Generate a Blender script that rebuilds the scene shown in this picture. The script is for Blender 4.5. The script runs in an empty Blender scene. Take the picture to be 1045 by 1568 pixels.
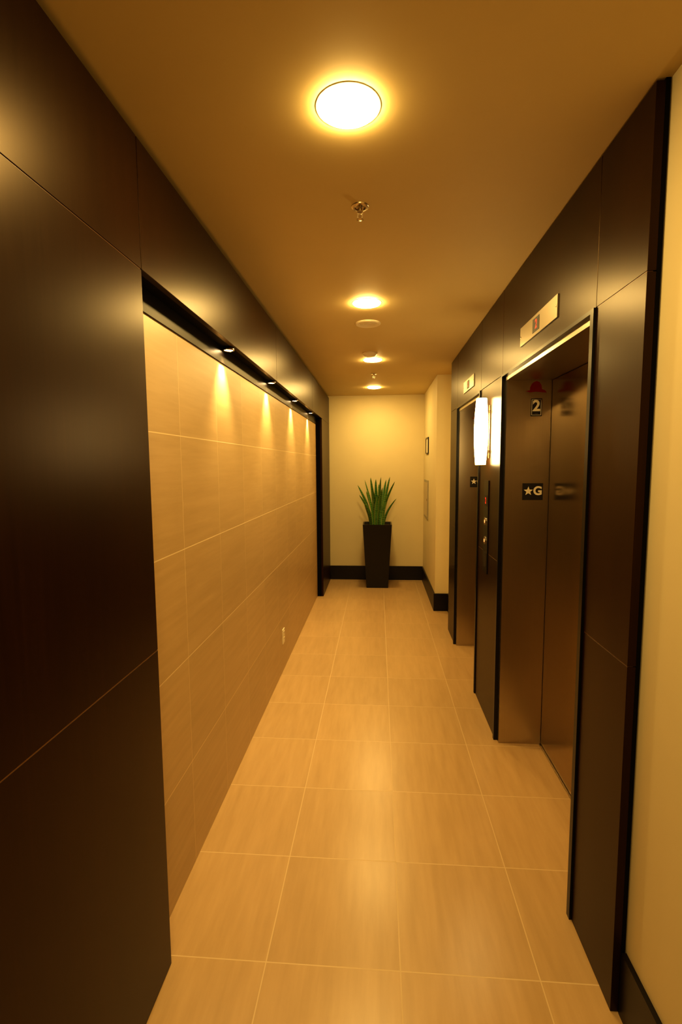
import bpy, bmesh, math, random
from mathutils import Vector, Matrix
random.seed(7)
S=1.65
scene=bpy.context.scene
scene.view_settings.view_transform='Standard'
try: scene.view_settings.look='Medium High Contrast'
except Exception as ex: print('look',ex)
col=scene.collection
def W(x,y,z): return Vector((x*S,y*S,(z+1)*S))

# ---------------------------------------------------------------- nodes
class NT:
    def __init__(s,name):
        s.m=bpy.data.materials.new(name); s.m.use_nodes=True
        s.t=s.m.node_tree; s.n=s.t.nodes; s.b=s.n.get('Principled BSDF')
    def new(s,k): return s.n.new(k)
    def link(s,a,b): s.t.links.new(a,b)
    def val(s,sock,v):
        if hasattr(v,'is_output') or isinstance(v,bpy.types.NodeSocket): s.link(v,sock)
        else: sock.default_value=v
    def math(s,op,a,b=0.0,c=None):
        n=s.new('ShaderNodeMath'); n.operation=op
        s.val(n.inputs[0],a); s.val(n.inputs[1],b)
        if c is not None: s.val(n.inputs[2],c)
        return n.outputs[0]
    def mix(s,f,a,b,mode='MIX'):
        n=s.new('ShaderNodeMix'); n.data_type='RGBA'; n.blend_type=mode
        s.val(n.inputs[0],f); s.val(n.inputs[6],a); s.val(n.inputs[7],b)
        return n.outputs[2]
    def coords(s):
        n=s.new('ShaderNodeTexCoord'); return n.outputs['Object']
    def xyz(s,v):
        n=s.new('ShaderNodeSeparateXYZ'); s.link(v,n.inputs[0]); return n.outputs
    def scaled(s,v,sc):
        n=s.new('ShaderNodeMapping'); s.link(v,n.inputs[0]); n.inputs['Scale'].default_value=sc; return n.outputs[0]
    def noise(s,v,scale,detail=3,rough=.55):
        n=s.new('ShaderNodeTexNoise'); s.link(v,n.inputs['Vector']); n.inputs['Scale'].default_value=scale
        n.inputs['Detail'].default_value=detail; n.inputs['Roughness'].default_value=rough
        return n.outputs['Fac']
    def ramp(s,f,stops):
        n=s.new('ShaderNodeValToRGB'); s.link(f,n.inputs[0]); e=n.color_ramp.elements
        while len(e)<len(stops): e.new(.5)
        for i,(p,c) in enumerate(stops): e[i].position=p; e[i].color=(*c,1)
        return n.outputs[0]
    def bump(s,h,strength,dist=.002):
        n=s.new('ShaderNodeBump'); n.inputs['Strength'].default_value=strength; n.inputs['Distance'].default_value=dist
        s.link(h,n.inputs['Height']); s.link(n.outputs[0],s.b.inputs['Normal'])
def c4(c): return (*c,1)

def plain(name,c,rough=.5,metal=0,var=.08,scale=8,bump=0,spec=None,emit=None,es=0,coat=0):
    m=NT(name); v=m.coords(); f=m.noise(v,scale,2)
    a=tuple(x*(1-var) for x in c); b=tuple(min(1,x*(1+var)) for x in c)
    m.link(m.ramp(f,[(.3,a),(.7,b)]),m.b.inputs['Base Color'])
    m.b.inputs['Roughness'].default_value=rough; m.b.inputs['Metallic'].default_value=metal
    if spec is not None: m.b.inputs['Specular IOR Level'].default_value=spec
    if bump: m.bump(m.noise(v,scale*20),bump)
    if emit: m.b.inputs['Emission Color'].default_value=c4(emit); m.b.inputs['Emission Strength'].default_value=es
    return m.m

def tiles(name,a1,a2,o1,o2,t,cols,grout,streak,rough,gw=.0035,vstr=1.0):
    m=NT(name); v=m.coords(); ax=m.xyz(v)
    def cell(i,o):
        q=m.math('DIVIDE',m.math('SUBTRACT',ax[i],o),t)
        fr=m.math('FRACT',q); fl=m.math('FLOOR',q)
        d=m.math('MINIMUM',fr,m.math('SUBTRACT',1.0,fr))
        return d,fl
    d1,f1=cell(a1,o1); d2,f2=cell(a2,o2)
    g1=m.math('LESS_THAN',d1,gw/t/2*vstr); g2=m.math('LESS_THAN',d2,gw/t/2)
    g=m.math('MAXIMUM',g1,g2)
    cx=m.new('ShaderNodeCombineXYZ'); m.link(f1,cx.inputs[0]); m.link(f2,cx.inputs[1])
    wn=m.new('ShaderNodeTexWhiteNoise'); wn.noise_dimensions='3D'; m.link(cx.outputs[0],wn.inputs[0])
    add=m.new('ShaderNodeVectorMath'); add.operation='ADD'; m.link(m.scaled(v,streak),add.inputs[0])
    sc=m.new('ShaderNodeVectorMath'); sc.operation='SCALE'; m.link(wn.outputs['Color'],sc.inputs[0]); sc.inputs['Scale'].default_value=30
    m.link(sc.outputs[0],add.inputs[1])
    n1=m.noise(add.outputs[0],1.0,4,.55)
    base=m.ramp(n1,[(.25,cols[0]),(.5,cols[1]),(.75,cols[2])])
    k=m.math('MULTIPLY_ADD',wn.outputs['Value'],.08,.96)
    kc=m.new('ShaderNodeCombineColor'); [m.link(k,kc.inputs[i]) for i in range(3)]
    base=m.mix(1.0,base,kc.outputs[0],'MULTIPLY')
    m.link(m.mix(g,base,c4(grout)),m.b.inputs['Base Color'])
    m.link(m.math('MULTIPLY_ADD',g,.25,rough),m.b.inputs['Roughness'])
    m.bump(m.math('SUBTRACT',1.0,g),.15,.0006)
    return m.m

def wood(name):
    m=NT(name); v=m.coords()
    n=m.noise(m.scaled(v,(120,120,2.2)),1.0,4,.6)
    n2=m.noise(m.scaled(v,(6,6,.8)),1.0,2)
    f=m.math('MULTIPLY_ADD',n2,.5,m.math('MULTIPLY',n,.5))
    m.link(m.ramp(f,[(.3,(.011,.0036,.0010)),(.55,(.016,.0054,.0014)),(.75,(.023,.0076,.0020))]),m.b.inputs['Base Color'])
    m.link(m.math('MULTIPLY_ADD',n,.03,.315),m.b.inputs['Roughness'])
    m.b.inputs['Specular IOR Level'].default_value=.24
    m.b.inputs['Specular Tint'].default_value=(1,.70,.36,1)
    return m.m
def brushed(name,c,rough,axis):
    m=NT(name); v=m.coords(); sc=[140,140,140]; sc[axis]=1.5
    n=m.noise(m.scaled(v,tuple(sc)),1.0,2,.5)
    m.link(m.ramp(n,[(.3,tuple(x*.97 for x in c)),(.7,c)]),m.b.inputs['Base Color'])
    m.b.inputs['Metallic'].default_value=1
    m.b.inputs['Roughness'].default_value=rough
    return m.m

M_cream=plain('cream_paint',(.66,.58,.37),.6,var=.02,scale=3,bump=.05)
M_ceil=plain('ceiling_paint',(.64,.52,.27),.65,var=.02,scale=2,bump=.04,spec=.3)
M_wood=wood('wenge_veneer')
M_seam=plain('veneer_edge',(.16,.075,.025),.4)
M_black=plain('black_reveal',(.003,.0025,.002),.7,spec=.1)
M_blackmet=plain('black_metal',(.006,.0055,.005),.32,spec=.35)
M_gloss=plain('black_gloss_strip',(.006,.004,.003),.42,spec=.25)
M_base=plain('black_baseboard',(.006,.004,.003),.38,spec=.35)
M_steel=brushed('brushed_steel_vertical',(.50,.44,.34),.28,2)
M_steelh=brushed('brushed_steel_horizontal',(.60,.54,.44),.28,1)
M_plate=brushed('brushed_steel_plate',(.38,.33,.25),.34,1)
M_door=brushed('bronze_steel_door',(.42,.32,.20),.20,2)
M_chrome=plain('chrome',(.6,.52,.4),.22,1)
M_white=plain('white_plastic',(.78,.70,.52),.4,var=.03)
LC=(1.0,.66,.215)
M_lens=plain('lit_lens',(1,.9,.7),.5,emit=LC,es=265)
M_puck=plain('lit_puck_lens',(1,.9,.7),.5,emit=(1.0,.66,.30),es=60)
M_sconce=plain('lit_opal_glass',(1,.9,.7),.3,emit=(1.0,.70,.28),es=30)
M_red=plain('red_led',(.3,.01,.01),.4,emit=(1,.03,.01),es=1.0)
M_amber=plain('amber_button',(.6,.2,.1),.4,emit=(1,.25,.08),es=2.5)
M_helmet=plain('dark_red_enamel',(.34,.015,.010),.4)
M_sign=plain('sign_black',(.008,.007,.006),.5)
M_glyph=plain('sign_white',(.85,.82,.70),.5,var=.02)
M_planter=plain('planter_black_resin',(.007,.005,.004),.35,spec=.35)
M_soil=plain('soil',(.03,.018,.01),.9,var=.4,scale=60,bump=.5)
M_grey=plain('grey_metal_panel',(.34,.32,.24),.45,.2)
TT=.2706*S
M_floor=tiles('floor_tile',0,1,.0447*S,1.160*S,TT,[(.43,.295,.145),(.47,.325,.165),(.51,.355,.185)],(.60,.46,.27),(26,3,3),.29,gw=.0038)
M_wallt=tiles('wall_tile',1,2,1.131*S,-.0*S,.2675*S,[(.44,.31,.155),(.48,.34,.175),(.52,.375,.20)],(.72,.58,.36),(3,2.5,34),.38,gw=.004,vstr=.6)
def leafmat():
    m=NT('snake_plant_leaf'); v=m.coords()
    w=m.new('ShaderNodeTexWave'); w.bands_direction='Z'; m.link(v,w.inputs['Vector']); w.inputs['Scale'].default_value=14; w.inputs['Distortion'].default_value=9; w.inputs['Detail'].default_value=3
    cc=m.ramp(w.outputs['Fac'],[(.2,(.02,.09,.012)),(.6,(.035,.14,.018)),(.9,(.09,.21,.035))])
    uv=m.new('ShaderNodeUVMap'); x=m.xyz(uv.outputs[0])
    e=m.math('GREATER_THAN',m.math('ABSOLUTE',m.math('SUBTRACT',x[0],.5)),.42)
    m.link(m.mix(e,cc,(.26,.30,.05,1)),m.b.inputs['Base Color']); m.b.inputs['Roughness'].default_value=.4
    return m.m
M_leaf=leafmat()

# ---------------------------------------------------------------- mesh helpers
def obj(name,bm,mats,parent=None,smooth=False,bevel=0,loc=None):
    if bevel:
        es=[e for e in bm.edges if len(e.link_faces)==2 and e.calc_face_angle(0)>.6]
        bmesh.ops.bevel(bm,geom=es,offset=bevel,segments=2,affect='EDGES',profile=.6)
    bmesh.ops.recalc_face_normals(bm,faces=bm.faces)
    me=bpy.data.meshes.new(name); bm.to_mesh(me); bm.free()
    for m in (mats if isinstance(mats,(list,tuple)) else [mats]): me.materials.append(m)
    if smooth:
        for p in me.polygons: p.use_smooth=True
        try: me.set_sharp_from_angle(angle=math.radians(40))
        except Exception: pass
    o=bpy.data.objects.new(name,me); col.objects.link(o)
    if loc is not None: o.location=loc
    if parent: o.parent=parent
    return o
def empty(name,loc=(0,0,0)):
    o=bpy.data.objects.new(name,None); o.empty_display_size=.1; o.location=loc; col.objects.link(o)
    return o
def box(bm,a,b,mi=0,world=False):
    if not world: a=W(*a); b=W(*b)
    x0,x1=sorted((a[0],b[0]));y0,y1=sorted((a[1],b[1]));z0,z1=sorted((a[2],b[2]))
    vs=[bm.verts.new(p) for p in ((x0,y0,z0),(x1,y0,z0),(x1,y1,z0),(x0,y1,z0),(x0,y0,z1),(x1,y0,z1),(x1,y1,z1),(x0,y1,z1))]
    for f in ((0,3,2,1),(4,5,6,7),(0,1,5,4),(1,2,6,5),(2,3,7,6),(3,0,4,7)):
        fa=bm.faces.new([vs[i] for i in f]); fa.material_index=mi
def boxes(name,lst,mats,parent=None,bevel=0):
    bm=bmesh.new()
    for l in lst: box(bm,l[0],l[1],l[2] if len(l)>2 else 0)
    return obj(name,bm,mats,parent,bevel=bevel)
def lathe(bm,prof,c,seg=40,mi=0):
    rings=[]
    for r,z in prof:
        if r<1e-6: rings.append([bm.verts.new(Vector(c)+Vector((0,0,z)))])
        else: rings.append([bm.verts.new(Vector(c)+Vector((r*math.cos(2*math.pi*i/seg),r*math.sin(2*math.pi*i/seg),z))) for i in range(seg)])
    fs=[]
    for A,B in zip(rings,rings[1:]):
        for i in range(seg):
            j=(i+1)%seg
            if len(A)==1 and len(B)==1: continue
            if len(A)==1: f=bm.faces.new((A[0],B[i],B[j]))
            elif len(B)==1: f=bm.faces.new((A[i],A[j],B[0]))
            else: f=bm.faces.new((A[i],A[j],B[j],B[i]))
            f.material_index=mi; fs.append(f)
    return fs

# ---------------------------------------------------------------- key planes (camera height = 1)
XL,XT,XR,XBR=-.416,-.462,.4246,.388
ZC,ZO,ZR,ZS=.585,.345,.302,-.346
YB=4.2415; YJ=3.335; Y0=-1.7
YL0,YL1=.874,3.665
YR0,YR1,YR2,YR3,YR4,YR5=.843,1.0265,1.755,2.107,2.716,2.95
XW=.447; XRC=.482; XD=.58

# shell
boxes('floor',[((-.7,Y0-.1,-1.06),(.75,YB+.1,-1))],M_floor)
boxes('ceiling',[((-.7,Y0-.1,ZC),(.75,YB+.1,ZC+.08))],M_ceil)
boxes('wall_left',[((-.56,Y0,-1),(XT,YB,ZC))],M_wallt)
boxes('wall_back',[((-.56,YB,-1),(.75,YB+.08,ZC))],M_cream)
boxes('wall_front',[((-.56,Y0-.08,-1),(.75,Y0,ZC))],M_cream)
boxes('wall_right',[((XW,Y0,-1),(.75,YR0+.02,ZC)),
    ((.64,YR0+.02,-1),(.75,YB,ZC)),
    ((XRC,YR5-.02,-1),(.64,YB,ZC)),
    ((XBR,YJ,-1),(XRC,YB,ZC))],M_cream)
XV=XR+.021
boxes('wall_elevator_bank',[((XV,YR0+.02,-1),(.64,YR1,ZC)),((XV,YR1,ZR),(.64,YR2,ZC)),
    ((XV,YR2,-1),(.64,YR3,ZC)),((XV,YR3,ZR),(.64,YR4,ZC)),((XV,YR4,-1),(.64,YR5-.02,ZC))],M_black)

# ---------------------------------------------------------------- veneer panelling
g=.0008
def panels(name,x0,x1,rects,backing,seam):
    bm=bmesh.new()
    for (ya,yb,za,zb) in rects: box(bm,(x0,ya+g,za+g),(x1,yb-g,zb-g))
    bmesh.ops.bevel(bm,geom=list(bm.edges),offset=.0008,segments=1,affect='EDGES')
    for a,b in backing: box(bm,a,b,1)
    for a,b in seam: box(bm,a,b,2)
    return obj(name,bm,[M_wood,M_black,M_seam])
ZT=ZC-.018
yn=[Y0,-.9,-.02,YL0]
rl=[]
for a,b in zip(yn,yn[1:]):
    rl+=[(a,b,-1,ZS),(a,b,ZS,ZO),(a,b,ZO,ZT)]
YE=4.218
hy=[YL0,2.04,3.15,YE]
for a,b in zip(hy,hy[1:]): rl.append((a,b,ZO,ZT))
rl+=[(YL1,YE,-1,ZS),(YL1,YE,ZS,ZO)]
sm=[((XL-.010,Y0,ZS-.01),(XL-.0004,YL0-.003,ZS+.01)),((XL-.010,YL1+.003,ZS-.01),(XL-.0004,YE-.003,ZS+.01)),((XL-.010,Y0,ZO-.01),(XL-.0012,YL0-.003,ZO+.01))]
panels('wood_wall_paneling',XL-.014,XL,rl,[
    ((XT,Y0,-1),(XL-.014,YL0-.002,ZT-.002)),((XT,YL0-.002,ZO+.002),(XL-.014,YE-.002,ZT-.002)),((XT,YL1+.002,-1),(XL-.014,YE-.002,ZO+.002)),
    ((XT,Y0,ZT-.002),(XT+.006,YB,ZC)),((XT,YE-.002,-1),(XT+.006,YB,ZC))],sm)
boxes('trim_1',[((XT,YL0,.302),(XT+.004,YL1,ZO+.002))],M_gloss)

# puck lights
for i,y in enumerate((1.457,2.04,2.613,3.228)):
    e=empty('puck_light',W(-.439,y,ZO))
    bm=bmesh.new(); lathe(bm,[(0,0.0),(.026,0),(.028,-.004),(.028,-.012),(.024,-.014),(.021,-.011)],(0,0,0),32)
    obj('housing',bm,M_chrome,e,True)
    bm=bmesh.new(); lathe(bm,[(.0215,-.011),(.012,-.0125),(0,-.013)],(0,0,0),20)
    obj('lens',bm,M_puck,e,True)
    l=bpy.data.lights.new('spot','SPOT'); l.energy=46; l.color=(1,.68,.27); l.spot_size=math.radians(84); l.spot_blend=.95; l.shadow_soft_size=.02
    o=bpy.data.objects.new('spot',l); col.objects.link(o); o.parent=e; o.location=(0,0,-.018); o.rotation_euler=(0,math.radians(6),0)

ZTR=ZC-.003
rr=[(YR0,YR1,-1,ZS),(YR0,YR1,ZS,ZR),(YR0,YR1,ZR,ZTR),(YR1,YR2,ZR,ZTR),(YR2,YR3,ZR,ZTR),(YR2,YR3,ZS,ZR),(YR2,YR3,-1,ZS),
    (YR3,YR4,ZR,ZTR),(YR4,YR5,ZR,ZTR),(YR4,YR5,ZS,ZR),(YR4,YR5,-1,ZS)]
sm=[((XR+.0008,a+.003,z-.01),(XR+.010,b-.003,z+.01)) for a,b,z in ((YR0,YR1,ZS),(YR2,YR3,ZS),(YR4,YR5,ZS),(YR0,YR1,ZR))]
panels('wood_wall_paneling',XR,XR+.014,rr,[((XR+.014,YR0+.001,-1),(XV,YR1,ZC)),((XR+.014,YR1,ZR),(XV,YR2,ZC)),((XR+.014,YR2,-1),(XV,YR3,ZC)),
    ((XR+.014,YR3,ZR),(XV,YR4,ZC)),((XR+.014,YR4,-1),(XV,YR5-.001,ZC))],sm)

# ---------------------------------------------------------------- elevators
def elevator(n,ya,yb):
    e=empty('door_%d'%n,W(XD,(ya+yb)/2,-1)); inv=Matrix.Translation(-e.location)
    def b(name,l,m,bev=0):
        o=boxes(name,l,m,None,bev); o.data.transform(inv); o.parent=e; return o
    t=.034; th=.014
    b('casing',[((XR-.005,ya,-1),(XR+.022,ya+t*.45,ZR)),((XR-.005,yb-t*.45,-1),(XR+.022,yb,ZR)),((XR-.005,ya+t*.45,ZR-th*.6),(XR+.022,yb-t*.45,ZR))],M_blackmet,.0015)
    b('jamb',[((XR+.008,ya+t*.45,-1),(XD+.03,ya+t,ZR-th*.6)),((XR+.008,yb-t,-1),(XD+.03,yb-t*.45,ZR-th*.6))],M_steel,.001)
    b('head',[((XR+.004,ya+t,ZR-th-.010),(XD+.03,yb-t,ZR-th*.6))],M_steelh,.001)
    m=(ya+yb)/2
    b('leaf_1',[((XD,ya+t,-.994),(XD+.018,m-.001,ZR-th-.012))],M_door,.002)
    b('leaf_2',[((XD,m+.001,-.994),(XD+.018,yb-t-.004,ZR-th-.012))],M_door,.002)
    b('shadow_gap',[((XD+.019,ya+t,-.9965),(XD+.029,yb-t,ZR-th-.010))],M_black)
    b('sill',[((XD-.006,ya+t,-1),(XD+.03,yb-t,-.9965))],M_steel)
    return e
elevator(1,YR1,YR2); elevator(2,YR3,YR4)

# ---------------------------------------------------------------- baseboards
bh=-.879
boxes('baseboard_back',[((XL-.03,YB-.009,-1),(XBR,YB,bh))],M_base,bevel=.002)
boxes('baseboard_right',[((XBR-.009,YJ-.009,-1),(XBR,YB-.009,bh)),((XBR,YJ-.009,-1),(XRC-.009,YJ,bh)),((XRC-.009,YR5+.001,-1),(XRC,YJ,bh)),
    ((XW-.009,Y0,-1),(XW,YR0-.001,bh))],M_base,bevel=.002)

# ---------------------------------------------------------------- text helper
def glyphs(txt,size,mat,parent,loc,rot,off=.0,ext=.0008,name='glyph'):
    c=bpy.data.curves.new('t','FONT'); c.body=txt; c.size=size; c.align_x='CENTER'; c.align_y='CENTER'; c.extrude=ext; c.offset=off
    t=bpy.data.objects.new('t',c); col.objects.link(t)
    dg=bpy.context.evaluated_depsgraph_get(); me=bpy.data.meshes.new_from_object(t.evaluated_get(dg))
    bpy.data.objects.remove(t); me.materials.clear(); me.materials.append(mat)
    o=bpy.data.objects.new(name,me); col.objects.link(o); o.parent=parent; o.location=loc; o.rotation_euler=rot
    return o
FR=(math.radians(90),0,0)
def plate(parent,w,h,d,mat,name='plate',bev=.001):
    bm=bmesh.new(); box(bm,(-w/2,-d,-h/2),(w/2,0,h/2),world=True)
    return obj(name,bm,mat,parent,bevel=bev)
def star(parent,r,mat,loc):
    bm=bmesh.new(); vs=[]
    for k in range(10):
        a=math.pi/2+k*math.pi/5; q=r if k%2==0 else r*.42
        vs.append(bm.verts.new((q*math.cos(a),0,q*math.sin(a))))
    c=bm.verts.new((0,-.0015,0))
    for k in range(10): bm.faces.new((vs[k],vs[(k+1)%10],c))
    return obj('star',bm,mat,parent,loc=loc)
for yj in (YR2-.034,YR4-.034):
    e=empty('floor_number_sign',W(.530,yj,.188)); plate(e,.060,.096,.003,M_sign)
    bm=bmesh.new()
    for a,b in (((-.026,-.0036,-.043),(-.0235,-.003,.043)),((.0235,-.0036,-.043),(.026,-.003,.043)),((-.026,-.0036,.041),(.026,-.003,.043)),((-.026,-.0036,-.043),(.026,-.003,-.041))): box(bm,a,b,world=True)
    obj('border',bm,M_glyph,e)
    glyphs('2',.082,M_glyph,e,(0,-.0036,.006),FR,.0026)
    bm=bmesh.new()
    for dx in (-.006,0,.006): lathe(bm,[(0,.0012),(.0012,.0008),(.0016,0)],(dx,-.0035,-.034),8)
    obj('braille',bm,M_glyph,e)
    e=empty('main_floor_sign',W(.526,yj,-.095)); plate(e,.112,.094,.003,M_sign)
    star(e,.027,M_glyph,(-.024,-.0036,.003))
    glyphs('G',.066,M_glyph,e,(.027,-.0036,.003),FR,.0024)
    e=empty('firefighter_helmet_emblem',W(.528,yj,.252))
    bm=bmesh.new(); pr=[(-.056,-.016),(-.034,-.012),(-.033,.004),(-.025,.022),(-.012,.033),(.003,.038),(.018,.030),(.028,.014),(.031,-.006),(.048,-.014),(.057,-.026),(.034,-.024),(0,-.020),(-.034,-.024)]
    f=[bm.verts.new((x,0,z)) for x,z in pr]; fa=bm.faces.new(f)
    r=bmesh.ops.extrude_face_region(bm,geom=[fa]); bmesh.ops.translate(bm,verts=[v for v in r['geom'] if isinstance(v,bmesh.types.BMVert)],vec=(0,-.002,0))
    bmesh.ops.triangulate(bm,faces=[x for x in bm.faces if len(x.verts)>4])
    obj('helmet',bm,M_helmet,e)

for y0,y1 in ((1.233,1.537),(2.25,2.51)):
    e=empty('elevator_position_indicator',W(XR,(y0+y1)/2,.371)); e.rotation_euler=(0,0,math.radians(-90))
    w=(y1-y0)*S
    plate(e,w,.088,.006,M_plate,bev=.0015)
    bm=bmesh.new(); box(bm,(-.055,-.0072,-.030),(.035,-.005,.030),world=True); obj('display',bm,M_sign,e)
    glyphs('2',.055,M_red,e,(-.005,-.0076,0),FR,.001,.0003)
    bm=bmesh.new()
    for sx in (-1,1):
        fs=lathe(bm,[(0,0.0),(.004,0),(.004,.002),(0,.0025)],(0,0,0),12)
        vs=list({v for f in fs for v in f.verts})
        bmesh.ops.rotate(bm,verts=vs,cent=(0,0,0),matrix=Matrix.Rotation(math.radians(90),3,'X'))
        bmesh.ops.translate(bm,verts=vs,vec=(sx*(w/2-.012),-.006,0))
    obj('screws',bm,M_chrome,e)

e=empty('elevator_call_panel',W(XR,1.955,-.245)); e.rotation_euler=(0,0,math.radians(-90))
plate(e,.125,.60,.006,M_blackmet,bev=.002)
bm=bmesh.new(); box(bm,(-.035,-.0075,.135),(.035,-.005,.205),world=True); obj('display',bm,M_sign,e)
glyphs('2',.055,M_red,e,(0,-.008,.168),FR,.001,.0003)
bm=bmesh.new(); bm2=bmesh.new()
for z in (.035,-.09):
    for B,pf in ((bm,[(.026,0),(.026,.005),(.012,.006),(.012,.001)]),(bm2,[(.011,.001),(.010,.006),(0,.007)])):
        fs=lathe(B,pf,(0,0,0),28); vs=list({v for f in fs for v in f.verts})
        bmesh.ops.rotate(B,verts=vs,cent=(0,0,0),matrix=Matrix.Rotation(math.radians(90),3,'X'))
        bmesh.ops.translate(B,verts=vs,vec=(0,-.006,z))
obj('button_rings',bm,M_chrome,e,True); obj('buttons',bm2,M_amber,e,True)
bm=bmesh.new(); box(bm,(-.045,-.0075,-.26),(.045,-.005,-.17),world=True); obj('instruction_plate',bm,M_sign,e)

# ---------------------------------------------------------------- sconce
e=empty('wall_sconce',W(.392,1.93,.122))
hl=.125*S; R=.026*S
bm=bmesh.new()
pf=[(0,-hl)]+[(R*(.74+.26*math.cos(t*math.pi/2)),hl*t) for t in [i/10 for i in range(-10,11)]]+[(0,hl)]
lathe(bm,pf,(0,0,0),32); obj('glass_tube',bm,M_sconce,e,True)
bm=bmesh.new(); dx=(XR-.392)*S
for z in (-.6*hl,.6*hl):
    box(bm,(R*.6,-.008,z-.008),(dx-.004,.008,z+.008),world=True)
box(bm,(dx-.006,-.022,-hl*.8),(dx,.022,hl*.8),world=True)
obj('bracket',bm,M_chrome,e,bevel=.001)

# ---------------------------------------------------------------- ceiling fixtures
for x,y in ((-.049,.865),(-.041,1.852),(-.030,2.828),(-.031,3.81),(-.05,-.12),(-.05,-1.1)):
    e=empty('recessed_downlight',W(x,y,ZC))
    bm=bmesh.new(); lathe(bm,[(.090,0),(.0885,-.0012),(.084,-.0015),(.081,-.001)],(0,0,0),56); obj('trim_ring',bm,M_white,e,True)
    bm=bmesh.new(); lathe(bm,[(.0825,-.001),(.078,-.007),(.062,-.011),(0,-.014)],(0,0,0),36); obj('lens',bm,M_lens,e,True)
def sprinkler(x,y):
    e=empty('fire_sprinkler',W(x,y,ZC))
    bm=bmesh.new(); lathe(bm,[(.034,0),(.033,-.003),(.026,-.006),(.020,-.006),(.017,-.002),(.010,-.001)],(0,0,0),40)
    lathe(bm,[(.009,-.001),(.009,-.016),(.011,-.017),(.011,-.023),(.007,-.025),(0,-.025)],(0,0,0),20)
    for s in (-1,1):
        pts=[(s*.007,-.023),(s*.010,-.031),(s*.008,-.040),(s*.003,-.045)]
        for (x0,z0),(x1,z1) in zip(pts,pts[1:]):
            box(bm,(min(x0,x1)-.001,-.002,z1),(max(x0,x1)+.001,.002,z0),world=True)
    lathe(bm,[(.002,-.024),(.002,-.046),(0,-.046)],(0,0,0),12)
    lathe(bm,[(0,-.045),(.012,-.0455),(.0125,-.048),(.004,-.0485),(0,-.051)],(0,0,0),28)
    obj('sprinkler_head',bm,M_chrome,e,True)
sprinkler(-.041,1.18); sprinkler(-.027,3.25)
e=empty('smoke_detector',W(-.043,2.66,ZC))
bm=bmesh.new(); lathe(bm,[(.066,0),(.066,-.008),(.060,-.013),(.055,-.015),(.044,-.028),(.028,-.032),(0,-.033)],(0,0,0),44); obj('body',bm,M_white,e,True)
e=empty('ceiling_speaker',W(-.042,2.11,ZC))
bm=bmesh.new(); lathe(bm,[(.088,0),(.087,-.006),(.080,-.010),(.072,-.008),(.068,-.0055),(0,-.0055)],(0,0,0),52); obj('bezel',bm,M_white,e,True)
bm=bmesh.new()
for k in range(1,7): lathe(bm,[(.010*k,-.0056),(.010*k+.002,-.0075),(.010*k+.004,-.0056)],(0,0,0),44)
obj('grille_rings',bm,M_white,e,True)

# ---------------------------------------------------------------- small wall things
e=empty('electrical_outlet',W(XT,2.305,-.829)); e.rotation_euler=(0,0,math.radians(90))
plate(e,.072,.117,.006,M_white,bev=.002)
bm=bmesh.new()
for z in (-.025,.025): box(bm,(-.017,-.0085,z-.016),(.017,-.005,z+.016),world=True)
obj('receptacles',bm,M_white,e,bevel=.002)
bm=bmesh.new()
for z in (-.025,.025):
    for x in (-.007,.007): box(bm,(x-.0012,-.0088,z-.001),(x+.0012,-.008,z+.009),world=True)
obj('slots',bm,M_sign,e)

e=empty('access_panel',W(XBR,3.97,-.275)); e.rotation_euler=(0,0,math.radians(-90))
plate(e,.50,.50,.010,M_grey,'frame',.002)
bm=bmesh.new(); box(bm,(-.22,-.014,-.22),(.22,-.010,.22),world=True); obj('hatch',bm,M_steelh,e,bevel=.001)
bm=bmesh.new(); box(bm,(.18,-.02,-.015),(.195,-.014,.015),world=True); obj('latch',bm,M_chrome,e,bevel=.002)
e=empty('framed_notice',W(XBR,3.92,.145)); e.rotation_euler=(0,0,math.radians(-90))
bm=bmesh.new(); w,h=.15,.105
for a,b in (((-w,-.014,-h),(w,0,-h+.015)),((-w,-.014,h-.015),(w,0,h)),((-w,-.014,-h+.015),(-w+.015,0,h-.015)),((w-.015,-.014,-h+.015),(w,0,h-.015))): box(bm,a,b,world=True)
obj('frame',bm,M_blackmet,e)
bm=bmesh.new(); box(bm,(-w+.015,-.006,-h+.015),(w-.015,0,h-.015),world=True); obj('sheet',bm,M_white,e)
e=empty('wall_intercom',W(XRC,3.15,-.18)); e.rotation_euler=(0,0,math.radians(-90))
plate(e,.09,.25,.02,M_white,bev=.004)
bm=bmesh.new()
for k in range(6): box(bm,(-.025,-.0215,.03+k*.012),(.025,-.0195,.035+k*.012),world=True)
obj('speaker_slots',bm,M_grey,e)

# ---------------------------------------------------------------- planter + snake plant
px,py=-.006,4.03
e=empty('potted_snake_plant',W(px,py,-1))
Hh=.521*S; wt=.1165*S; wb=.087*S
bm=bmesh.new()
def ring(w,z): return [bm.verts.new((sx*w,sy*w,z)) for sx,sy in ((-1,-1),(1,-1),(1,1),(-1,1))]
rs=[ring(wb,0.0),ring(wt,Hh-.0),ring(wt-.018,Hh),ring(wt-.024,Hh-.06)]
bm.faces.new(rs[0][::-1])
for A,B in zip(rs,rs[1:]):
    for i in range(4): bm.faces.new((A[i],A[(i+1)%4],B[(i+1)%4],B[i]))
bm.faces.new(rs[3]); obj('planter_pot',bm,M_planter,e,bevel=.004)
bm=bmesh.new(); q=wt-.03; N=14
gr=[[bm.verts.new((-q+2*q*i/N,-q+2*q*j/N,Hh-.035+random.uniform(-.006,.008))) for i in range(N+1)] for j in range(N+1)]
for j in range(N):
    for i in range(N): bm.faces.new((gr[j][i],gr[j][i+1],gr[j+1][i+1],gr[j+1][i]))
obj('soil',bm,M_soil,e,True)
bm=bmesh.new(); uvl=bm.loops.layers.uv.new('UVMap')
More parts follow.
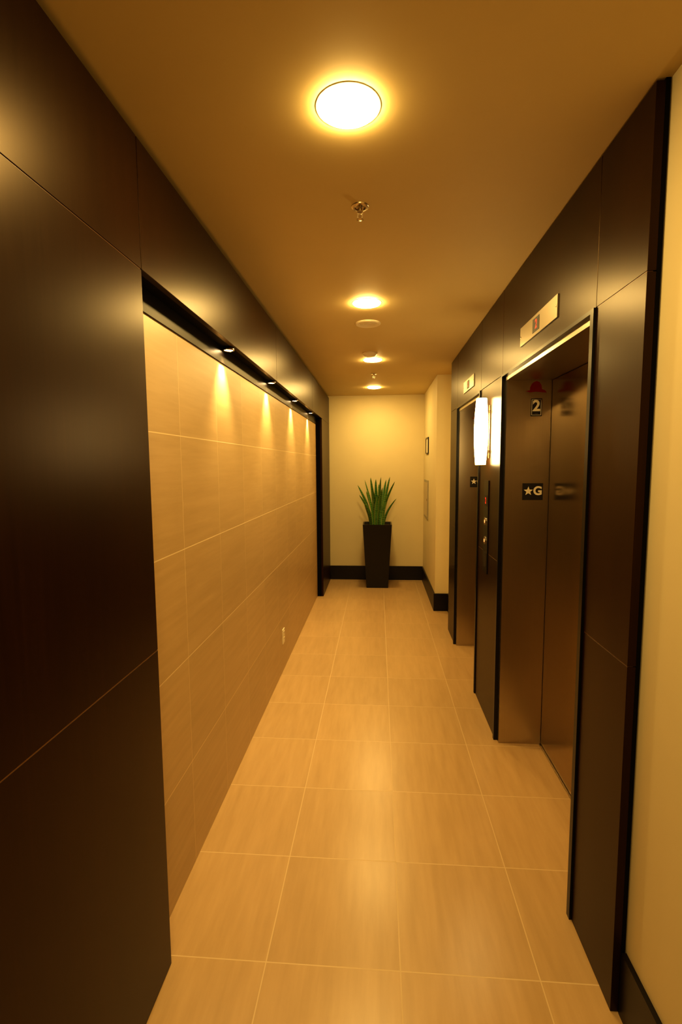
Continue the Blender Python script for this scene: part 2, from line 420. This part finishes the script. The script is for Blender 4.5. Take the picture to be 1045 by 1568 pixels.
def leaf(bx,by,tipx,tipy,tipz,w,tw):
    n=14; prev=None
    b=Vector((bx,by,Hh-.05)); t=Vector((tipx,tipy,tipz))
    for k in range(n+1):
        u=k/n; p=b.lerp(t,u); out=Vector((tipx-bx,tipy-by,0))
        p-=out*.35*math.sin(u*math.pi)*.6
        ww=w*(.55+.75*u-.5*u*u)*(1 if u<.55 else math.sqrt(max(0,1-((u-.55)/.45)**1.6)))+.0008
        a=tw+u*.7; dx=Vector((math.cos(a),math.sin(a),0)); nn=Vector((-math.sin(a),math.cos(a),0))
        row=[bm.verts.new(p+dx*ww*s+nn*ww*.35*abs(s)) for s in (-1,-.5,0,.5,1)]
        if prev:
            for i in range(4):
                f=bm.faces.new((prev[i],prev[i+1],row[i+1],row[i])); f.smooth=True
                for lp,uu in zip(f.loops,(i/4,(i+1)/4,(i+1)/4,i/4)): lp[uvl].uv=(uu,u)
        prev=row
for (bx,tx,hz,w,ty) in [(-.09,-.265,.53,.019,.0),(-.05,-.17,.60,.022,.03),(-.03,-.09,.635,.024,-.04),(-.01,-.02,.61,.024,.05),(.03,.05,.64,.025,-.05),
        (.05,.12,.60,.022,.04),(.08,.17,.64,.020,.0),(.06,.235,.58,.018,-.06),(-.07,-.24,.40,.020,-.08),(.0,-.06,.47,.025,-.09),(.02,.07,.50,.024,-.1),
        (-.04,-.15,.44,.024,.08),(.07,.15,.38,.022,-.04),(.09,.26,.34,.018,.05),(-.02,.01,.40,.026,-.07),(.04,.02,.54,.024,.09),(-.1,-.18,.30,.02,-.02)]:
    leaf(bx*.9,random.uniform(-.07,.07),tx,ty,Hh+hz*.98,w*1.2,random.uniform(-.5,.5))
obj('leaves',bm,M_leaf,e)

# ---------------------------------------------------------------- world + camera
w=bpy.data.worlds.new('world'); scene.world=w; w.use_nodes=True
w.node_tree.nodes['Background'].inputs[0].default_value=(.02,.012,.005,1)
yw,p,r=.0756,.0953,.0069
F=Vector((-math.sin(yw)*math.cos(p),math.cos(yw)*math.cos(p),-math.sin(p)))
Rt=Vector((math.cos(yw),math.sin(yw),0)); U=Rt.cross(F)
R2=Rt*math.cos(r)-U*math.sin(r); U2=U*math.cos(r)+Rt*math.sin(r)
m=Matrix((R2,U2,-F)).transposed().to_4x4(); m.translation=Vector((0,0,S))
cd=bpy.data.cameras.new('camera'); cd.sensor_fit='VERTICAL'; cd.sensor_height=36; cd.sensor_width=24; cd.lens=752.9/1568*36; cd.clip_start=.02
co=bpy.data.objects.new('camera',cd); col.objects.link(co); co.matrix_world=m
scene.camera=co
